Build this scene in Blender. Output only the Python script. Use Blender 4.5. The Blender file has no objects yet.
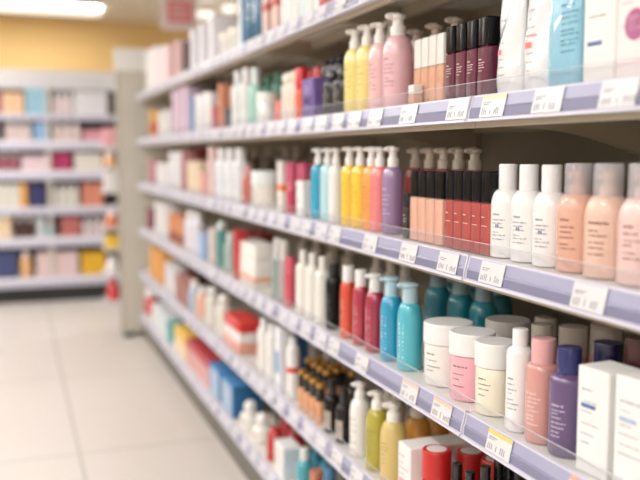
import bpy, math, random
from mathutils import Vector, Matrix
random.seed(7)
C = bpy.context.scene.collection
PI = math.pi

# ------------------------------------------------------------------ camera geometry (metres)
EYE = Vector((-0.755, 0.0, 1.19))
F = 850.0                                  # focal length in pixels of a 640 px wide frame
YAW, PITCH = math.radians(19.77), math.atan(86 / 850)
CY, SY, CP, SP = math.cos(YAW), math.sin(YAW), math.cos(PITCH), math.sin(PITCH)

def proj(x, y, z):
    dx, dy, dz = x - EYE.x, y - EYE.y, z - EYE.z
    xc = dx * CY - dy * SY
    dh = dx * SY + dy * CY
    zc = dh * CP - dz * SP
    yc = dz * CP + dh * SP
    return 320 + F * xc / zc, 240 - F * yc / zc, zc

def along(px, X, z, r=0.0):
    """distance along the aisle at which an object standing at depth X shows its edge at px"""
    lo, hi = 0.35, 9.0
    for _ in range(50):
        m = (lo + hi) / 2
        x, _, d = proj(X, m, z)
        if x - F * r / d > px: lo = m
        else: hi = m
    return (lo + hi) / 2

def zat(py, X, Y):
    dh = (X - EYE.x) * SY + (Y - EYE.y) * CY
    k = (240 - py) / F
    return EYE.z + dh * (k * CP - SP) / (CP + k * SP)

# ------------------------------------------------------------------ materials
def lin(h):
    h = h.lstrip('#')
    v = [int(h[i:i + 2], 16) / 255 for i in (0, 2, 4)]
    return tuple((c / 12.92 if c <= 0.04045 else ((c + 0.055) / 1.055) ** 2.4) for c in v) + (1.0,)

MATS = {}
def mat(col, rough=0.35, metal=0.0, coat=0.0, kind='plain', spec=0.5):
    key = (col, rough, metal, coat, kind, spec)
    if key in MATS: return MATS[key]
    m = bpy.data.materials.new(kind + '_' + col.strip('#'))
    m.use_nodes = True
    nt = m.node_tree; b = nt.nodes['Principled BSDF']
    b.inputs['Base Color'].default_value = lin(col)
    b.inputs['Roughness'].default_value = rough
    b.inputs['Metallic'].default_value = metal
    b.inputs['Coat Weight'].default_value = coat
    b.inputs['Coat Roughness'].default_value = 0.03
    b.inputs['Specular IOR Level'].default_value = spec
    if kind in ('plain', 'paint'):
        # slight unevenness of plastic, card and paint
        tc = nt.nodes.new('ShaderNodeTexCoord'); n = nt.nodes.new('ShaderNodeTexNoise')
        n.inputs['Scale'].default_value = 60 if kind == 'plain' else 14
        mr = nt.nodes.new('ShaderNodeMapRange')
        mr.inputs['To Min'].default_value = max(0.02, rough - 0.05); mr.inputs['To Max'].default_value = rough + 0.07
        nt.links.new(tc.outputs['Object'], n.inputs['Vector'])
        nt.links.new(n.outputs['Fac'], mr.inputs['Value'])
        nt.links.new(mr.outputs['Result'], b.inputs['Roughness'])
    if kind == 'liquid':
        b.inputs['Transmission Weight'].default_value = 0.25
        b.inputs['Subsurface Weight'].default_value = 0.3
        b.inputs['Subsurface Radius'].default_value = (0.02, 0.015, 0.006)
        b.inputs['Subsurface Scale'].default_value = 0.5
    if kind in ('clear', 'frost', 'acrylic'):
        nt.nodes.remove(b)
        out = nt.nodes['Material Output']
        tr = nt.nodes.new('ShaderNodeBsdfTransparent'); gl = nt.nodes.new('ShaderNodeBsdfPrincipled')
        gl.inputs['Base Color'].default_value = lin(col); gl.inputs['Roughness'].default_value = rough
        tr.inputs['Color'].default_value = (0.96, 0.96, 0.97, 1)
        mx = nt.nodes.new('ShaderNodeMixShader')
        mx.inputs['Fac'].default_value = {'clear': 0.42, 'frost': 0.7, 'acrylic': 0.05}[kind]
        nt.links.new(tr.outputs[0], mx.inputs[1]); nt.links.new(gl.outputs[0], mx.inputs[2])
        nt.links.new(mx.outputs[0], out.inputs['Surface'])
    if kind == 'glow':
        b.inputs['Emission Color'].default_value = lin(col); b.inputs['Emission Strength'].default_value = 5.0
    MATS[key] = m
    return m

# ------------------------------------------------------------------ mesh collecting
class MB:
    def __init__(self): self.v, self.f, self.m, self.mats = [], [], [], []
    def mi(self, mt):
        if mt not in self.mats: self.mats.append(mt)
        return self.mats.index(mt)
    def add(self, vs, fs, mt):
        o = len(self.v); k = self.mi(mt)
        self.v += [tuple(p) for p in vs]
        for f in fs: self.f.append(tuple(i + o for i in f)); self.m.append(k)
    def box(self, x0, x1, y0, y1, z0, z1, mt, b=0.0):
        if b <= 0:
            vs = [(x, y, z) for z in (z0, z1) for y in (y0, y1) for x in (x0, x1)]
            self.add(vs, [(0, 2, 3, 1), (4, 5, 7, 6), (0, 1, 5, 4), (2, 6, 7, 3), (0, 4, 6, 2), (1, 3, 7, 5)], mt)
            return
        # rounded upright edges and softened top and bottom
        ring = []
        for cx, cy, a0 in ((x1 - b, y1 - b, 0), (x0 + b, y1 - b, PI / 2), (x0 + b, y0 + b, PI), (x1 - b, y0 + b, 1.5 * PI)):
            for k in range(4):
                a = a0 + k * PI / 6; ring.append((cx, cy, math.cos(a), math.sin(a)))
        n = len(ring); vs = []; fs = []
        lev = [(z0, 0.0), (z0 + b * 0.6, b), (z1 - b * 0.6, b), (z1, 0.35 * b)]
        for z, rr in lev:
            for cx, cy, c, s in ring: vs.append((cx + c * rr, cy + s * rr, z))
        for l in range(len(lev) - 1):
            for i in range(n):
                j = (i + 1) % n; fs.append((l * n + i, l * n + j, (l + 1) * n + j, (l + 1) * n + i))
        fs.append(tuple(range(n))[::-1]); fs.append(tuple((len(lev) - 1) * n + i for i in range(n)))
        self.add(vs, fs, mt)
    def lathe(self, prof, mt, seg=28, sx=1, sy=1, p=2.0, cx=0, cy=0, close=True):
        vs, fs = [], []
        for r, z in prof:
            for i in range(seg):
                a = 2 * PI * i / seg; c, s = math.cos(a), math.sin(a)
                if p != 2:
                    c = math.copysign(abs(c) ** (2 / p), c); s = math.copysign(abs(s) ** (2 / p), s)
                vs.append((cx + r * c * sx, cy + r * s * sy, z))
        n = seg
        for l in range(len(prof) - 1):
            for i in range(n):
                j = (i + 1) % n; fs.append((l * n + i, l * n + j, (l + 1) * n + j, (l + 1) * n + i))
        if close:
            fs.append(tuple(range(n))[::-1]); fs.append(tuple((len(prof) - 1) * n + i for i in range(n)))
        self.add(vs, fs, mt)
    def tube(self, pts, rads, mt, seg=10, flat=1.0):
        vs, fs = [], []
        for k, (p, r) in enumerate(zip(pts, rads)):
            p = Vector(p)
            a = Vector(pts[max(k - 1, 0)]); b = Vector(pts[min(k + 1, len(pts) - 1)])
            t = (b - a).normalized()
            u = t.cross(Vector((0, 1, 0)));
            if u.length < 1e-3: u = Vector((1, 0, 0))
            u.normalize(); w = t.cross(u)
            for i in range(seg):
                an = 2 * PI * i / seg
                vs.append(p + u * math.cos(an) * r * flat + w * math.sin(an) * r)
        for l in range(len(pts) - 1):
            for i in range(seg):
                j = (i + 1) % seg; fs.append((l * seg + i, l * seg + j, (l + 1) * seg + j, (l + 1) * seg + i))
        fs.append(tuple(range(seg))[::-1]); fs.append(tuple((len(pts) - 1) * seg + i for i in range(seg)))
        self.add(vs, fs, mt)
    def mesh(self, name, sharp=0.7):
        me = bpy.data.meshes.new(name); me.from_pydata(self.v, [], self.f)
        for mt in self.mats: me.materials.append(mt)
        me.polygons.foreach_set('material_index', self.m)
        me.polygons.foreach_set('use_smooth', [True] * len(self.f))
        me.set_sharp_from_angle(angle=sharp); me.update()
        return me

def link(name, me, parent=None, loc=(0, 0, 0), rz=0.0):
    o = bpy.data.objects.new(name, me); C.objects.link(o)
    o.location = loc; o.rotation_euler = (0, 0, rz)
    if parent: o.parent = parent
    return o
LABELS = {}
def tag(o, label, cat, group=None, kind=None):
    if len(label.split()) > 16: print('LONG', label)
    if label in LABELS and (group is None or LABELS[label] != group): print('DUP', label)
    LABELS[label] = group
    o['label'] = label; o['category'] = cat
    if group: o['group'] = group
    if kind: o['kind'] = kind
    return o
def structure(name, mb):
    o = link(name, mb.mesh(name)); o['kind'] = 'structure'; return o

# ------------------------------------------------------------------ small print on packs (illegible in the photograph: strokes only)
def print_lines(seed, z0, z1, n, h=0.0024):
    rnd = random.Random(seed); out = []; z = z1
    for k in range(n):
        wf = rnd.uniform(0.45, 1.0); hh = h * (1.5 if k == 0 else 1.0)
        out.append((z, hh, wf)); z -= (z1 - z0) / max(n, 1) * rnd.uniform(0.7, 1.3)
        if z < z0: break
    return out
def glyphs(rnd, a, b, h):
    """little upright strokes between a and b, grouped like letters and words"""
    out = []; x = a
    while x < b:
        w = h * rnd.uniform(0.35, 0.7)
        if x + w > b: break
        out.append((x, x + w, rnd.uniform(0.75, 1.0)))
        x += w + h * (0.22 if rnd.random() < 0.8 else 0.8)
    return out
def print_round(mb, r, z0, z1, n, colour, seed, sx=1, sy=1, p=2.0, span=1.0, h=0.0023, mid=PI + 0.5):
    rnd = random.Random(seed); mt = mat(colour, 0.5, kind='ink')
    for z, hh, wf in print_lines(seed, z0, z1, n, h):
        a0 = mid - span / 2
        for (u0, u1, k) in glyphs(rnd, 0, span * wf * r, hh):
            vs, fs = [], []
            for q in range(3):
                a = a0 + (u0 + (u1 - u0) * q / 2) / r; c, s = math.cos(a), math.sin(a)
                if p != 2: c = math.copysign(abs(c) ** (2 / p), c); s = math.copysign(abs(s) ** (2 / p), s)
                for zz in (z, z + hh * k): vs.append(((r + 0.0004) * c * sx, (r + 0.0004) * s * sy, zz))
            mb.add(vs, [(0, 2, 3, 1), (2, 4, 5, 3)], mt)
def print_flat(mb, x, ya, yb, z0, z1, n, colour, seed, h=0.0024):
    """on the face towards the aisle at local x, running from +y (ya) to -y (yb)"""
    rnd = random.Random(seed); mt = mat(colour, 0.5, kind='ink')
    for z, hh, wf in print_lines(seed, z0, z1, n, h):
        for (u0, u1, k) in glyphs(rnd, 0, (ya - yb) * wf, hh):
            mb.box(x - 0.0004, x + 0.0002, ya - u1, ya - u0, z, z + hh * k, mt)

# ------------------------------------------------------------------ product kinds -> list of (part name, mesh, [sub parts])
CACHE = {}
def cached(fn):
    def g(**k):
        key = (fn.__name__,) + tuple(sorted((a, str(b)) for a, b in k.items()))
        if key not in CACHE: CACHE[key] = fn(**k)
        return CACHE[key]
    return g

def body_profile(r, h, neck, sh):
    """straight wall to h-sh, round shoulder up to the neck radius"""
    pr = [(r * 0.9, 0), (r * 0.985, 0.002), (r, 0.006), (r, h - sh)]
    for k in range(1, 8):
        a = k / 7 * PI / 2
        pr.append((neck + (r - neck) * math.cos(a), h - sh + sh * math.sin(a)))
    return pr

@cached
def k_pump(r, H, col, pcol='#efebe6', ink='#6b5f63', seed=1, sh=None, style='wide', rows=6, liquid=False, vert=None, band=None):
    hb = H * 0.775; ph = H - hb; neck = r * 0.5; sh = sh or r * 1.3
    mb = MB(); bm = mat(col, 0.22, coat=1.0, kind='liquid' if liquid else 'plain')
    mb.lathe(body_profile(r, hb, neck, sh), bm)
    if vert: vertical_print(mb, r, hb * 0.18, hb * 0.68, vert, seed)
    elif rows: print_round(mb, r, hb * 0.22, hb * 0.66, rows, ink, seed)
    if band: mb.lathe([(r + 0.0004, hb * band[0]), (r + 0.0004, hb * band[1])], mat(band[2], 0.4), close=False)
    p = MB(); pm = mat(pcol, 0.4)
    if style == 'wide':      # collar, thinner stem, flat press head with a short beak
        cr = r * 0.52; hz = hb + ph * 0.80
        p.lathe([(cr, hb - 0.002), (cr, hb + ph * 0.40), (cr * 0.94, hb + ph * 0.44), (cr * 0.74, hb + ph * 0.47), (cr * 0.70, hz)], pm, 24)
        p.lathe([(cr * 0.70, hz - 0.001), (cr * 1.0, hz + ph * 0.02), (cr * 1.05, hz + ph * 0.12), (cr * 0.98, hz + ph * 0.18), (cr * 0.3, hz + ph * 0.20)], pm, 24)
        p.tube([(0, 0, hz + ph * 0.10), (-cr * 1.0, 0, hz + ph * 0.11), (-cr * 1.55, 0, hz + ph * 0.10), (-cr * 1.7, 0, hz + ph * 0.06)],
               [cr * 0.6, cr * 0.48, cr * 0.36, cr * 0.28], pm, 10)
    else:                    # tall sleeve closed by a broad disc pushed forward
        cr = r * 0.62; hz = hb + ph * 0.80
        p.lathe([(cr * 0.96, hb - 0.002), (cr, hb + ph * 0.05), (cr * 0.93, hz)], pm, 26)
        p.lathe([(cr * 0.9, hz - 0.001), (cr * 1.18, hz + ph * 0.03), (cr * 1.22, hz + ph * 0.13), (cr * 1.05, hz + ph * 0.19), (cr * 0.3, hz + ph * 0.20)], pm, 26, cx=-cr * 0.12)
        p.tube([(-cr * 0.8, 0, hz + ph * 0.09), (-cr * 1.5, 0, hz + ph * 0.09), (-cr * 1.7, 0, hz + ph * 0.02)], [cr * 0.42, cr * 0.34, cr * 0.24], pm, 10)
    return [('bottle_body', mb.mesh('bottle_body'), []), ('pump_head', p.mesh('pump_head'), [])]

def vertical_print(mb, r, z0, z1, colour, seed):
    """large lettering turned on its side, read upwards"""
    rnd = random.Random(seed); mt = mat(colour, 0.5, kind='ink'); z = z0; a0 = PI + 0.12
    while z < z1:
        h = 0.007 * rnd.uniform(0.7, 1.1)
        for (s0, s1, q0, q1) in rnd.choice([((0, 1, 0, .25), (0, .2, 0, 1), (.8, 1, 0, 1)), ((0, .2, 0, 1), (0, 1, .38, .62)), ((0, 1, 0, .25), (0, 1, .75, 1), (0, .2, 0, 1)), ((0, 1, .35, .6),)]):
            vs = []
            for a in (a0 + s0 * 0.5, a0 + s1 * 0.5):
                for zz in (z + q0 * h, z + q1 * h): vs.append(((r + 0.0004) * math.cos(a), (r + 0.0004) * math.sin(a), zz))
            mb.add(vs, [(0, 2, 3, 1)], mt)
        z += h + 0.0025

@cached
def k_cap(r, H, col, ccol='#f1eff0', cf=0.28, cr=0.58, ink='#7a6e74', seed=1, sh=None, rows=6, ctop=None, p=2.0, sx=1.0, sy=1.0,
          emblem=None, liquid=False, capkind='plain', vert=None, label=None, band=None, taper=1.0, coat=0.9):
    hb = H * (1 - cf); cr = r * cr; neck = cr * 0.9; sh = sh if sh is not None else r * 0.8
    mb = MB(); bm = mat(col, 0.24, coat=coat, spec=.2 if coat < .3 else .5, kind='liquid' if liquid else 'plain')
    mb.lathe(body_profile(r, hb, neck, min(sh, hb * 0.45)), bm, sx=sx, sy=sy, p=p)
    if vert: vertical_print(mb, r, hb * 0.15, hb * 0.7, vert, seed)
    elif rows: print_round(mb, r, hb * 0.2, hb * 0.62, rows, ink, seed, sx, sy, p)
    if emblem: print_round(mb, r, hb * 0.44, hb * 0.45, 1, emblem, seed + 3, sx, sy, p, span=0.5, h=0.004)
    if label:   # pasted paper label round the aisle side
        vs, fs = [], []
        for q in range(9):
            a = PI - 0.7 + 1.7 * q / 8
            for zz in (hb * 0.12, hb * 0.6): vs.append(((r + 0.0003) * math.cos(a), (r + 0.0003) * math.sin(a), zz))
        mb.add(vs, [(2 * q, 2 * q + 2, 2 * q + 3, 2 * q + 1) for q in range(8)], mat(label, 0.5))
        print_round(mb, r + 0.0003, hb * 0.2, hb * 0.52, 5, '#5a5050', seed)
    if band: mb.lathe([(r + 0.0004, hb * band[0]), (r + 0.0004, hb * band[1])], mat(band[2], 0.4), close=False)
    c = MB(); ch = H - hb
    cm = mat(ccol, 0.25, coat=0.3, kind=capkind)
    z0 = hb - 0.0015
    if ctop:
        c.lathe([(cr, z0), (cr, z0 + ch * 0.8)], cm, 24)
        c.lathe([(cr, z0 + ch * 0.8), (cr, H - 0.0015), (cr * 0.93, H)], mat(ctop, 0.3, metal=0.8 if ctop in ('#c9964a', '#b98346') else 0), 24)
    else:
        c.lathe([(cr, z0), (cr, H - 0.0025), (cr * 0.96, H - 0.0006), (cr * 0.85, H)], cm, 24)
    return [('bottle_body', mb.mesh('bottle_body'), []), ('cap', c.mesh('cap'), [])]

@cached
def k_overcap(r, H, col, ink='#8b5b55', seed=1, inner=None):
    """pump bottle whose small pump stands inside a see-through cap"""
    inner = inner or col
    hb = H * 0.72; cr = r * 0.66; mb = MB()
    mb.lathe(body_profile(r, hb, cr * 0.85, r * 1.15), mat(col, 0.24, coat=0.6))
    print_round(mb, r, hb * 0.22, hb * 0.66, 6, ink, seed, h=0.0026)
    q = MB(); pm = mat(inner, 0.4)
    q.lathe([(cr * 0.62, hb - 0.001), (cr * 0.62, hb + 0.013), (cr * 0.35, hb + 0.015), (cr * 0.33, hb + 0.022), (cr * 0.55, hb + 0.024), (cr * 0.5, hb + 0.033), (cr * 0.2, hb + 0.035)], pm, 18)
    q.tube([(0, 0, hb + 0.029), (-cr * 0.75, 0, hb + 0.028)], [cr * 0.3, cr * 0.2], pm, 8)
    c = MB(); cm = mat('#e6e2e6', 0.12, kind='clear')
    c.lathe([(cr, hb - 0.002), (cr, H - 0.003), (cr * 0.94, H)], cm, 28)
    return [('bottle_body', mb.mesh('bottle_body'), []), ('pump_head', q.mesh('pump_head'), []), ('clear_cap', c.mesh('clear_cap'), [])]

@cached
def k_jar(r, H, col, lid='#f0edea', lf=0.36, ink='#6c5d5d', seed=1, top=None, foot=True, lr=1.0, rows=4):
    hb = H * (1 - lf); mb = MB(); bm = mat(col, 0.2, coat=0.6)
    mb.lathe([(r * 0.86, 0), (r * 0.95, 0.001), (r * 0.985, 0.006), (r * 0.985, hb - 0.004), (r * 0.9, hb)], bm, 36)
    if rows: print_round(mb, r * 0.986, hb * 0.2, hb * 0.75, rows, ink, seed, span=0.9, h=0.0022)
    l = MB(); lm = mat(lid, 0.35, coat=0.2); R = r * lr
    l.lathe([(R * 0.96, hb), (R, hb + 0.001), (R, H - 0.004), (R * 0.985, H - 0.0015), (R * 0.95, H), (R * 0.05, H + 0.0002)], lm, 40)
    if top: l.lathe([(R * 0.7, H + 0.0002), (R * 0.7, H + 0.001), (R * 0.66, H + 0.0012)], mat(top, 0.3), 32)
    return [('jar_body', mb.mesh('jar_body'), []), ('lid', l.mesh('lid'), [])]

@cached
def k_gloss(w, H, col, ccol='#101012', cf=0.4, ink='#e8c8c8', seed=1, side=None, rows=3, d=None):
    d = d or w; hb = H * (1 - cf); mb = MB(); bm = mat(col, 0.2, coat=0.7)
    mb.box(-d / 2, d / 2, -w / 2, w / 2, 0, hb, bm, w * 0.12)
    if rows: print_flat(mb, -d / 2, w * 0.32, -w * 0.36, hb * 0.45, hb * 0.72, rows, ink, seed, 0.0015)
    c = MB(); c.box(-d / 2 * 0.97, d / 2 * 0.97, -w / 2 * 0.97, w / 2 * 0.97, hb, H, mat(ccol, 0.12, spec=0.2), w * 0.1)
    return [('tube_body', mb.mesh('tube_body'), []), ('cap', c.mesh('cap'), [])]

@cached
def k_box(w, d, H, col, ink='#7d747c', seed=1, bar=None, dot=None, side=None, stripe=None, top=None, rows=6, panel=None):
    mb = MB(); m = mat(col, 0.5)
    b = min(w, d) * 0.04
    mb.box(-d / 2, d / 2, -w / 2, w / 2, 0, H, m, b)
    if rows: print_flat(mb, -d / 2, w * 0.36, -w * 0.3, H * 0.2, H * 0.78, rows, ink, seed, 0.0023)
    if bar: mb.box(-d / 2 - 0.0005, -d / 2, -w * 0.1, w * 0.36, H * bar[1], H * bar[1] + 0.006, mat(bar[0], 0.5))
    if dot:
        a = MB(); n = 24; vs = [(-d / 2 - 0.0005, -w * 0.02 + 0.021 * math.cos(2 * PI * i / n), H * dot[1] + 0.021 * math.sin(2 * PI * i / n)) for i in range(n)]
        mb.add(vs, [tuple(range(n))], mat(dot[0], 0.5))
        print_flat(mb, -d / 2 - 0.0006, 0.011, -0.015, H * dot[1] - 0.01, H * dot[1] + 0.008, 4, '#c9a0b4', seed, 0.0026)
    if stripe: mb.box(-d / 2 - 0.0005, d / 2 + 0.0005, -w / 2 - 0.0005, w / 2 + 0.0005, H * stripe[1], H * stripe[2], mat(stripe[0], 0.5))
    if panel: mb.box(-d / 2 - 0.0004, -d / 2, -w * 0.4, w * 0.4, H * panel[1], H * panel[2], mat(panel[0], 0.5))
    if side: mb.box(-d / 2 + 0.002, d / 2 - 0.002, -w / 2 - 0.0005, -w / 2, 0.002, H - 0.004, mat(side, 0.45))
    if top: mb.box(-d / 2 + b, d / 2 - b, -w / 2 + b, w / 2 - b, H, H + 0.0005, mat(top, 0.45))
    return [('carton', mb.mesh('carton'), [])]

@cached
def k_ball(r, H, col, ccol, cap_r=0.55, label=None, seed=1, ink='#8c8080', rows=4):
    R = r * cap_r; hb = H - R * 1.7; mb = MB()
    mb.lathe(body_profile(r, hb, r * 0.4, r * 0.5), mat(col, 0.18, coat=0.8), 24)
    if rows: print_round(mb, r, hb * 0.25, hb * 0.7, rows, ink, seed)
    c = MB(); pr = []
    for k in range(0, 12):
        a = -PI / 2 * 0.75 + k / 11 * (PI / 2 * 1.75) * 0.995
        pr.append((max(R * math.cos(a), 0.0002), hb + R * 0.72 + R * math.sin(a)))
    c.lathe(pr, mat(ccol, 0.1, coat=1.0), 24)
    return [('bottle_body', mb.mesh('bottle_body'), []), ('ball_cap', c.mesh('ball_cap'), [])]

@cached
def k_pouch(w, H, d, col, ink, seed=1, badge=None, bluish='#cfe0e6'):
    wrinkle = lambda s, t: 1 + 0.10 * math.sin(3.2 * s + 9 * t + seed) + 0.07 * math.sin(9 * s * t + 14 * t)
    mb = MB(); m = mat(col, 0.16, coat=0.9, kind='film'); nz, ns = 26, 36; vs = []; fs = []
    for i in range(nz + 1):
        t = i / nz; z = t * H
        hw = w / 2 * (1 - 0.05 * math.sin(t * PI))
        if t > 0.84: hw *= 1 - (t - 0.84) / 0.16 * 0.42      # cut shoulders
        th = d / 2 * (1 - 0.7 * t ** 1.6) * (0.75 + 0.25 * min(1, t * 5)) + 0.0015
        yo = w * 0.11 * max(0, (t - 0.84) / 0.16)             # the neck sits towards one corner
        for k in range(ns):
            a = 2 * PI * k / ns; c, s = math.cos(a), math.sin(a)
            cx = th * c * wrinkle(s, t)
            vs.append((cx, hw * s + yo, z))
    for i in range(nz):
        for k in range(ns):
            j = (k + 1) % ns; fs.append((i * ns + k, i * ns + j, (i + 1) * ns + j, (i + 1) * ns + k))
    fs.append(tuple(range(ns))[::-1]); fs.append(tuple(nz * ns + k for k in range(ns)))
    mb.add(vs, fs, m)
    # print follows the bulge
    def surf(y, z):
        t = z / H; th = d / 2 * (1 - 0.7 * t ** 1.6) * (0.75 + 0.25 * min(1, t * 5)) + 0.0015
        s = max(-0.98, min(0.98, y / (w / 2 * (1 - 0.05 * math.sin(t * PI)))))
        return (-th * math.sqrt(1 - s * s) * wrinkle(s, t) - 0.0006, y, z)
    rnd = random.Random(seed); z = H * 0.66
    for k in range(8):
        hh = 0.0036 if k in (0, 3) else 0.0022
        if k == 4 and badge:
            q0, q1 = w * .06, w * .28
            for a in range(4):
                ya_, yb_ = q1 + (q0 - q1) * a / 4, q1 + (q0 - q1) * (a + 1) / 4
                mb.add([surf(ya_, z - .004), surf(yb_, z - .004), surf(yb_, z + .005), surf(ya_, z + .005)], [(0, 1, 2, 3)], mat(badge, .5, kind='ink'))
        else:
            for (u0, u1, q) in glyphs(rnd, 0, w * rnd.uniform(0.22, 0.34), hh):
                ya_, yb_ = w * .24 - u0, w * .24 - u1
                mb.add([surf(ya_, z), surf(yb_, z), surf(yb_, z + hh * q), surf(ya_, z + hh * q)], [(0, 1, 2, 3)], mat(ink, .5, kind='ink'))
        z -= H * 0.072
    sp = MB(); sm = mat('#eef0f2', 0.3)
    sp.lathe([(0.008, H - 0.003), (0.008, H + 0.004), (0.011, H + 0.005), (0.011, H + 0.018), (0.009, H + 0.020)], sm, 18, cy=w * 0.11)
    return [('pouch_body', mb.mesh('pouch_body', 1.2), []), ('spout_cap', sp.mesh('spout_cap'), [])]

@cached
def k_tube(r, H, col, ccol='#f1efef', seed=1, ink='#6d7f8c', rows=6, crimp=True, sy=1.3):
    """squeeze tube standing on its cap: round at the bottom, pinched flat at the top"""
    ch = H * 0.16; c = MB(); c.lathe([(r * 0.9, 0), (r * 0.94, 0.002), (r * 0.94, ch), (r * 0.8, ch + 0.001)], mat(ccol, 0.3), 24)
    mb = MB(); vs = []; fs = []; n = 28; nz = 10
    for i in range(nz + 1):
        t = i / nz; z = ch + (H - ch) * t
        for k in range(n):
            a = 2 * PI * k / n
            vs.append((r * (1 - t * 0.93) * math.cos(a), r * (1 + (sy - 1) * t) * math.sin(a), z))
    for i in range(nz):
        for k in range(n):
            j = (k + 1) % n; fs.append((i * n + k, i * n + j, (i + 1) * n + j, (i + 1) * n + k))
    fs.append(tuple(range(n))[::-1]); fs.append(tuple(nz * n + k for k in range(n)))
    mb.add(vs, fs, mat(col, 0.25, coat=0.5))
    return [('tube_body', mb.mesh('tube_body'), []), ('cap', c.mesh('cap'), [])]

KN = {'pump': (k_pump, 'pump_bottle', 'pump bottle'), 'cap': (k_cap, 'capped_bottle', 'bottle'), 'over': (k_overcap, 'overcap_pump_bottle', 'pump bottle'),
      'jar': (k_jar, 'cream_jar', 'jar'), 'gloss': (k_gloss, 'lip_gloss', 'lip gloss'), 'box': (k_box, 'product_carton', 'carton'),
      'ball': (k_ball, 'ball_capped_bottle', 'bottle'), 'pouch': (k_pouch, 'refill_pouch', 'pouch'), 'tube': (k_tube, 'squeeze_tube', 'tube')}

def put(kind, params, loc, label, group=None, rz=0.0, name=None, cat=None):
    fn, nm, ct = KN[kind]; parts = fn(**params); nm = name or nm
    if len(parts) == 1:
        o = link(nm, parts[0][1], None, loc, rz)
    else:
        o = link(nm, None, None, loc, rz)
        for pn, me, subs in parts: link(pn, me, o)
    return tag(o, label, cat or ct, group)

# ------------------------------------------------------------------ the room
def room():
    fl = bpy.data.materials.new('vinyl_floor_tiles'); fl.use_nodes = True; nt = fl.node_tree; b = nt.nodes['Principled BSDF']
    b.inputs['Roughness'].default_value = 0.34
    tc = nt.nodes.new('ShaderNodeTexCoord'); sp = nt.nodes.new('ShaderNodeSeparateXYZ'); nt.links.new(tc.outputs['Object'], sp.inputs[0])
    def node(op, a, v=None, c=None):
        n = nt.nodes.new('ShaderNodeMath'); n.operation = op
        nt.links.new(a, n.inputs[0])
        if v is not None:
            if isinstance(v, (int, float)): n.inputs[1].default_value = v
            else: nt.links.new(v, n.inputs[1])
        return n.outputs[0]
    fac = None
    for ax, off, pitch in ((0, 0.545, 0.62), (1, -3.42, 1.24)):
        u = node('ADD', sp.outputs[ax], off + 20 * pitch)
        u = node('MODULO', u, pitch); u = node('SUBTRACT', u, pitch / 2); u = node('ABSOLUTE', u); u = node('GREATER_THAN', u, pitch / 2 - 0.007)
        fac = u if fac is None else node('MAXIMUM', fac, u)
    nz = nt.nodes.new('ShaderNodeTexNoise'); nz.inputs['Scale'].default_value = 1.6; nt.links.new(tc.outputs['Object'], nz.inputs['Vector'])
    cr = nt.nodes.new('ShaderNodeMix'); cr.data_type = 'RGBA'; cr.inputs[6].default_value = lin('#cfc7be'); cr.inputs[7].default_value = lin('#d3cbc6')
    nt.links.new(nz.outputs['Fac'], cr.inputs[0])
    mx = nt.nodes.new('ShaderNodeMix'); mx.data_type = 'RGBA'; mx.inputs[7].default_value = lin('#b4aea6')
    nt.links.new(fac, mx.inputs[0]); nt.links.new(cr.outputs[2], mx.inputs[6]); nt.links.new(mx.outputs[2], b.inputs['Base Color'])
    f = MB(); f.box(-6, 3.5, -3, 9.2, -0.05, 0, fl); structure('floor', f)
    c = MB(); c.box(-6, 3.5, -3, 9.2, CEIL, CEIL + 0.05, mat('#f6f4f2', 0.8, kind='paint')); structure('ceiling', c)
    w = MB(); w.box(-6, 3.5, 9.1, 9.2, 0, CEIL, mat('#f4cf8c', 0.7, kind='paint')); structure('wall_far', w)
    w = MB(); w.box(3.5, 3.6, -3, 9.2, 0, CEIL, mat('#e8e0d4', 0.7, kind='paint')); structure('wall_right', w)
    w = MB(); w.box(-6.1, -6, -3, 9.2, 0, CEIL, mat('#efe9df', 0.7, kind='paint')); structure('wall_left', w)
    w = MB(); w.box(-6, 3.5, -3.1, -3, 0, CEIL, mat('#d9d0c4', 0.7, kind='paint')); structure('wall_near', w)
CEIL = zat(15, -0.9, 9.1)

# ------------------------------------------------------------------ shelves
LB = [1.19 + v for v in (0.334, 0.0555, -0.224, -0.51, -0.795, -1.068)]      # lower edge of each price rail
LIP = 0.045
DECK = [z + LIP + 0.001 for z in LB]
SH = ['top shelf', 'second shelf', 'third shelf', 'fourth shelf', 'fifth shelf', 'bottom shelf']
J = [1.322 + 0.705 * k for k in range(-1, 6)] + [5.54]
BAY = ['first', 'second', 'third', 'fourth', 'fifth', 'sixth', 'seventh']
DEPTH = 0.42

M_BEIGE = lambda: mat('#b5a893', 0.5, kind='paint')
def price_tag_mesh(w, h, strip, seed, card='#dfdddf'):
    mb = MB(); rnd = random.Random(seed)
    mb.box(-0.0008, 0, -w / 2, w / 2, 0, h, mat(card, 0.35))
    if strip: mb.box(-0.0012, -0.0008, -w / 2, w / 2, h * 0.82, h, mat(strip, 0.4))
    ink = mat('#9b979e', 0.5, kind='ink')
    # illegible figures: two groups of upright marks and a fine line above
    def mark(y, z, ww, hh): mb.box(-0.0012, -0.0008, y - ww, y, z, z + hh, ink)
    y = w * 0.42
    for g in (rnd.choice((3, 4)), 1, rnd.choice((3, 4, 5))):
        for k in range(g):
            hh = h * rnd.uniform(0.2, 0.32)
            mark(y, h * 0.12, w * 0.028, hh)
            if rnd.random() < 0.6: mark(y - w * 0.02, h * 0.12 + hh * rnd.choice((0, 0.45, 0.85)), w * 0.035, h * 0.03)
            y -= w * 0.075
        y -= w * 0.11
    for k in range(2):
        for (a, b, q) in glyphs(rnd, 0, w * (0.34 - 0.1 * k), 0.0022): mark(w * 0.42 - a, h * (0.66 - 0.09 * k), b - a, 0.0016)
    return mb.mesh('price_tag')

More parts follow.
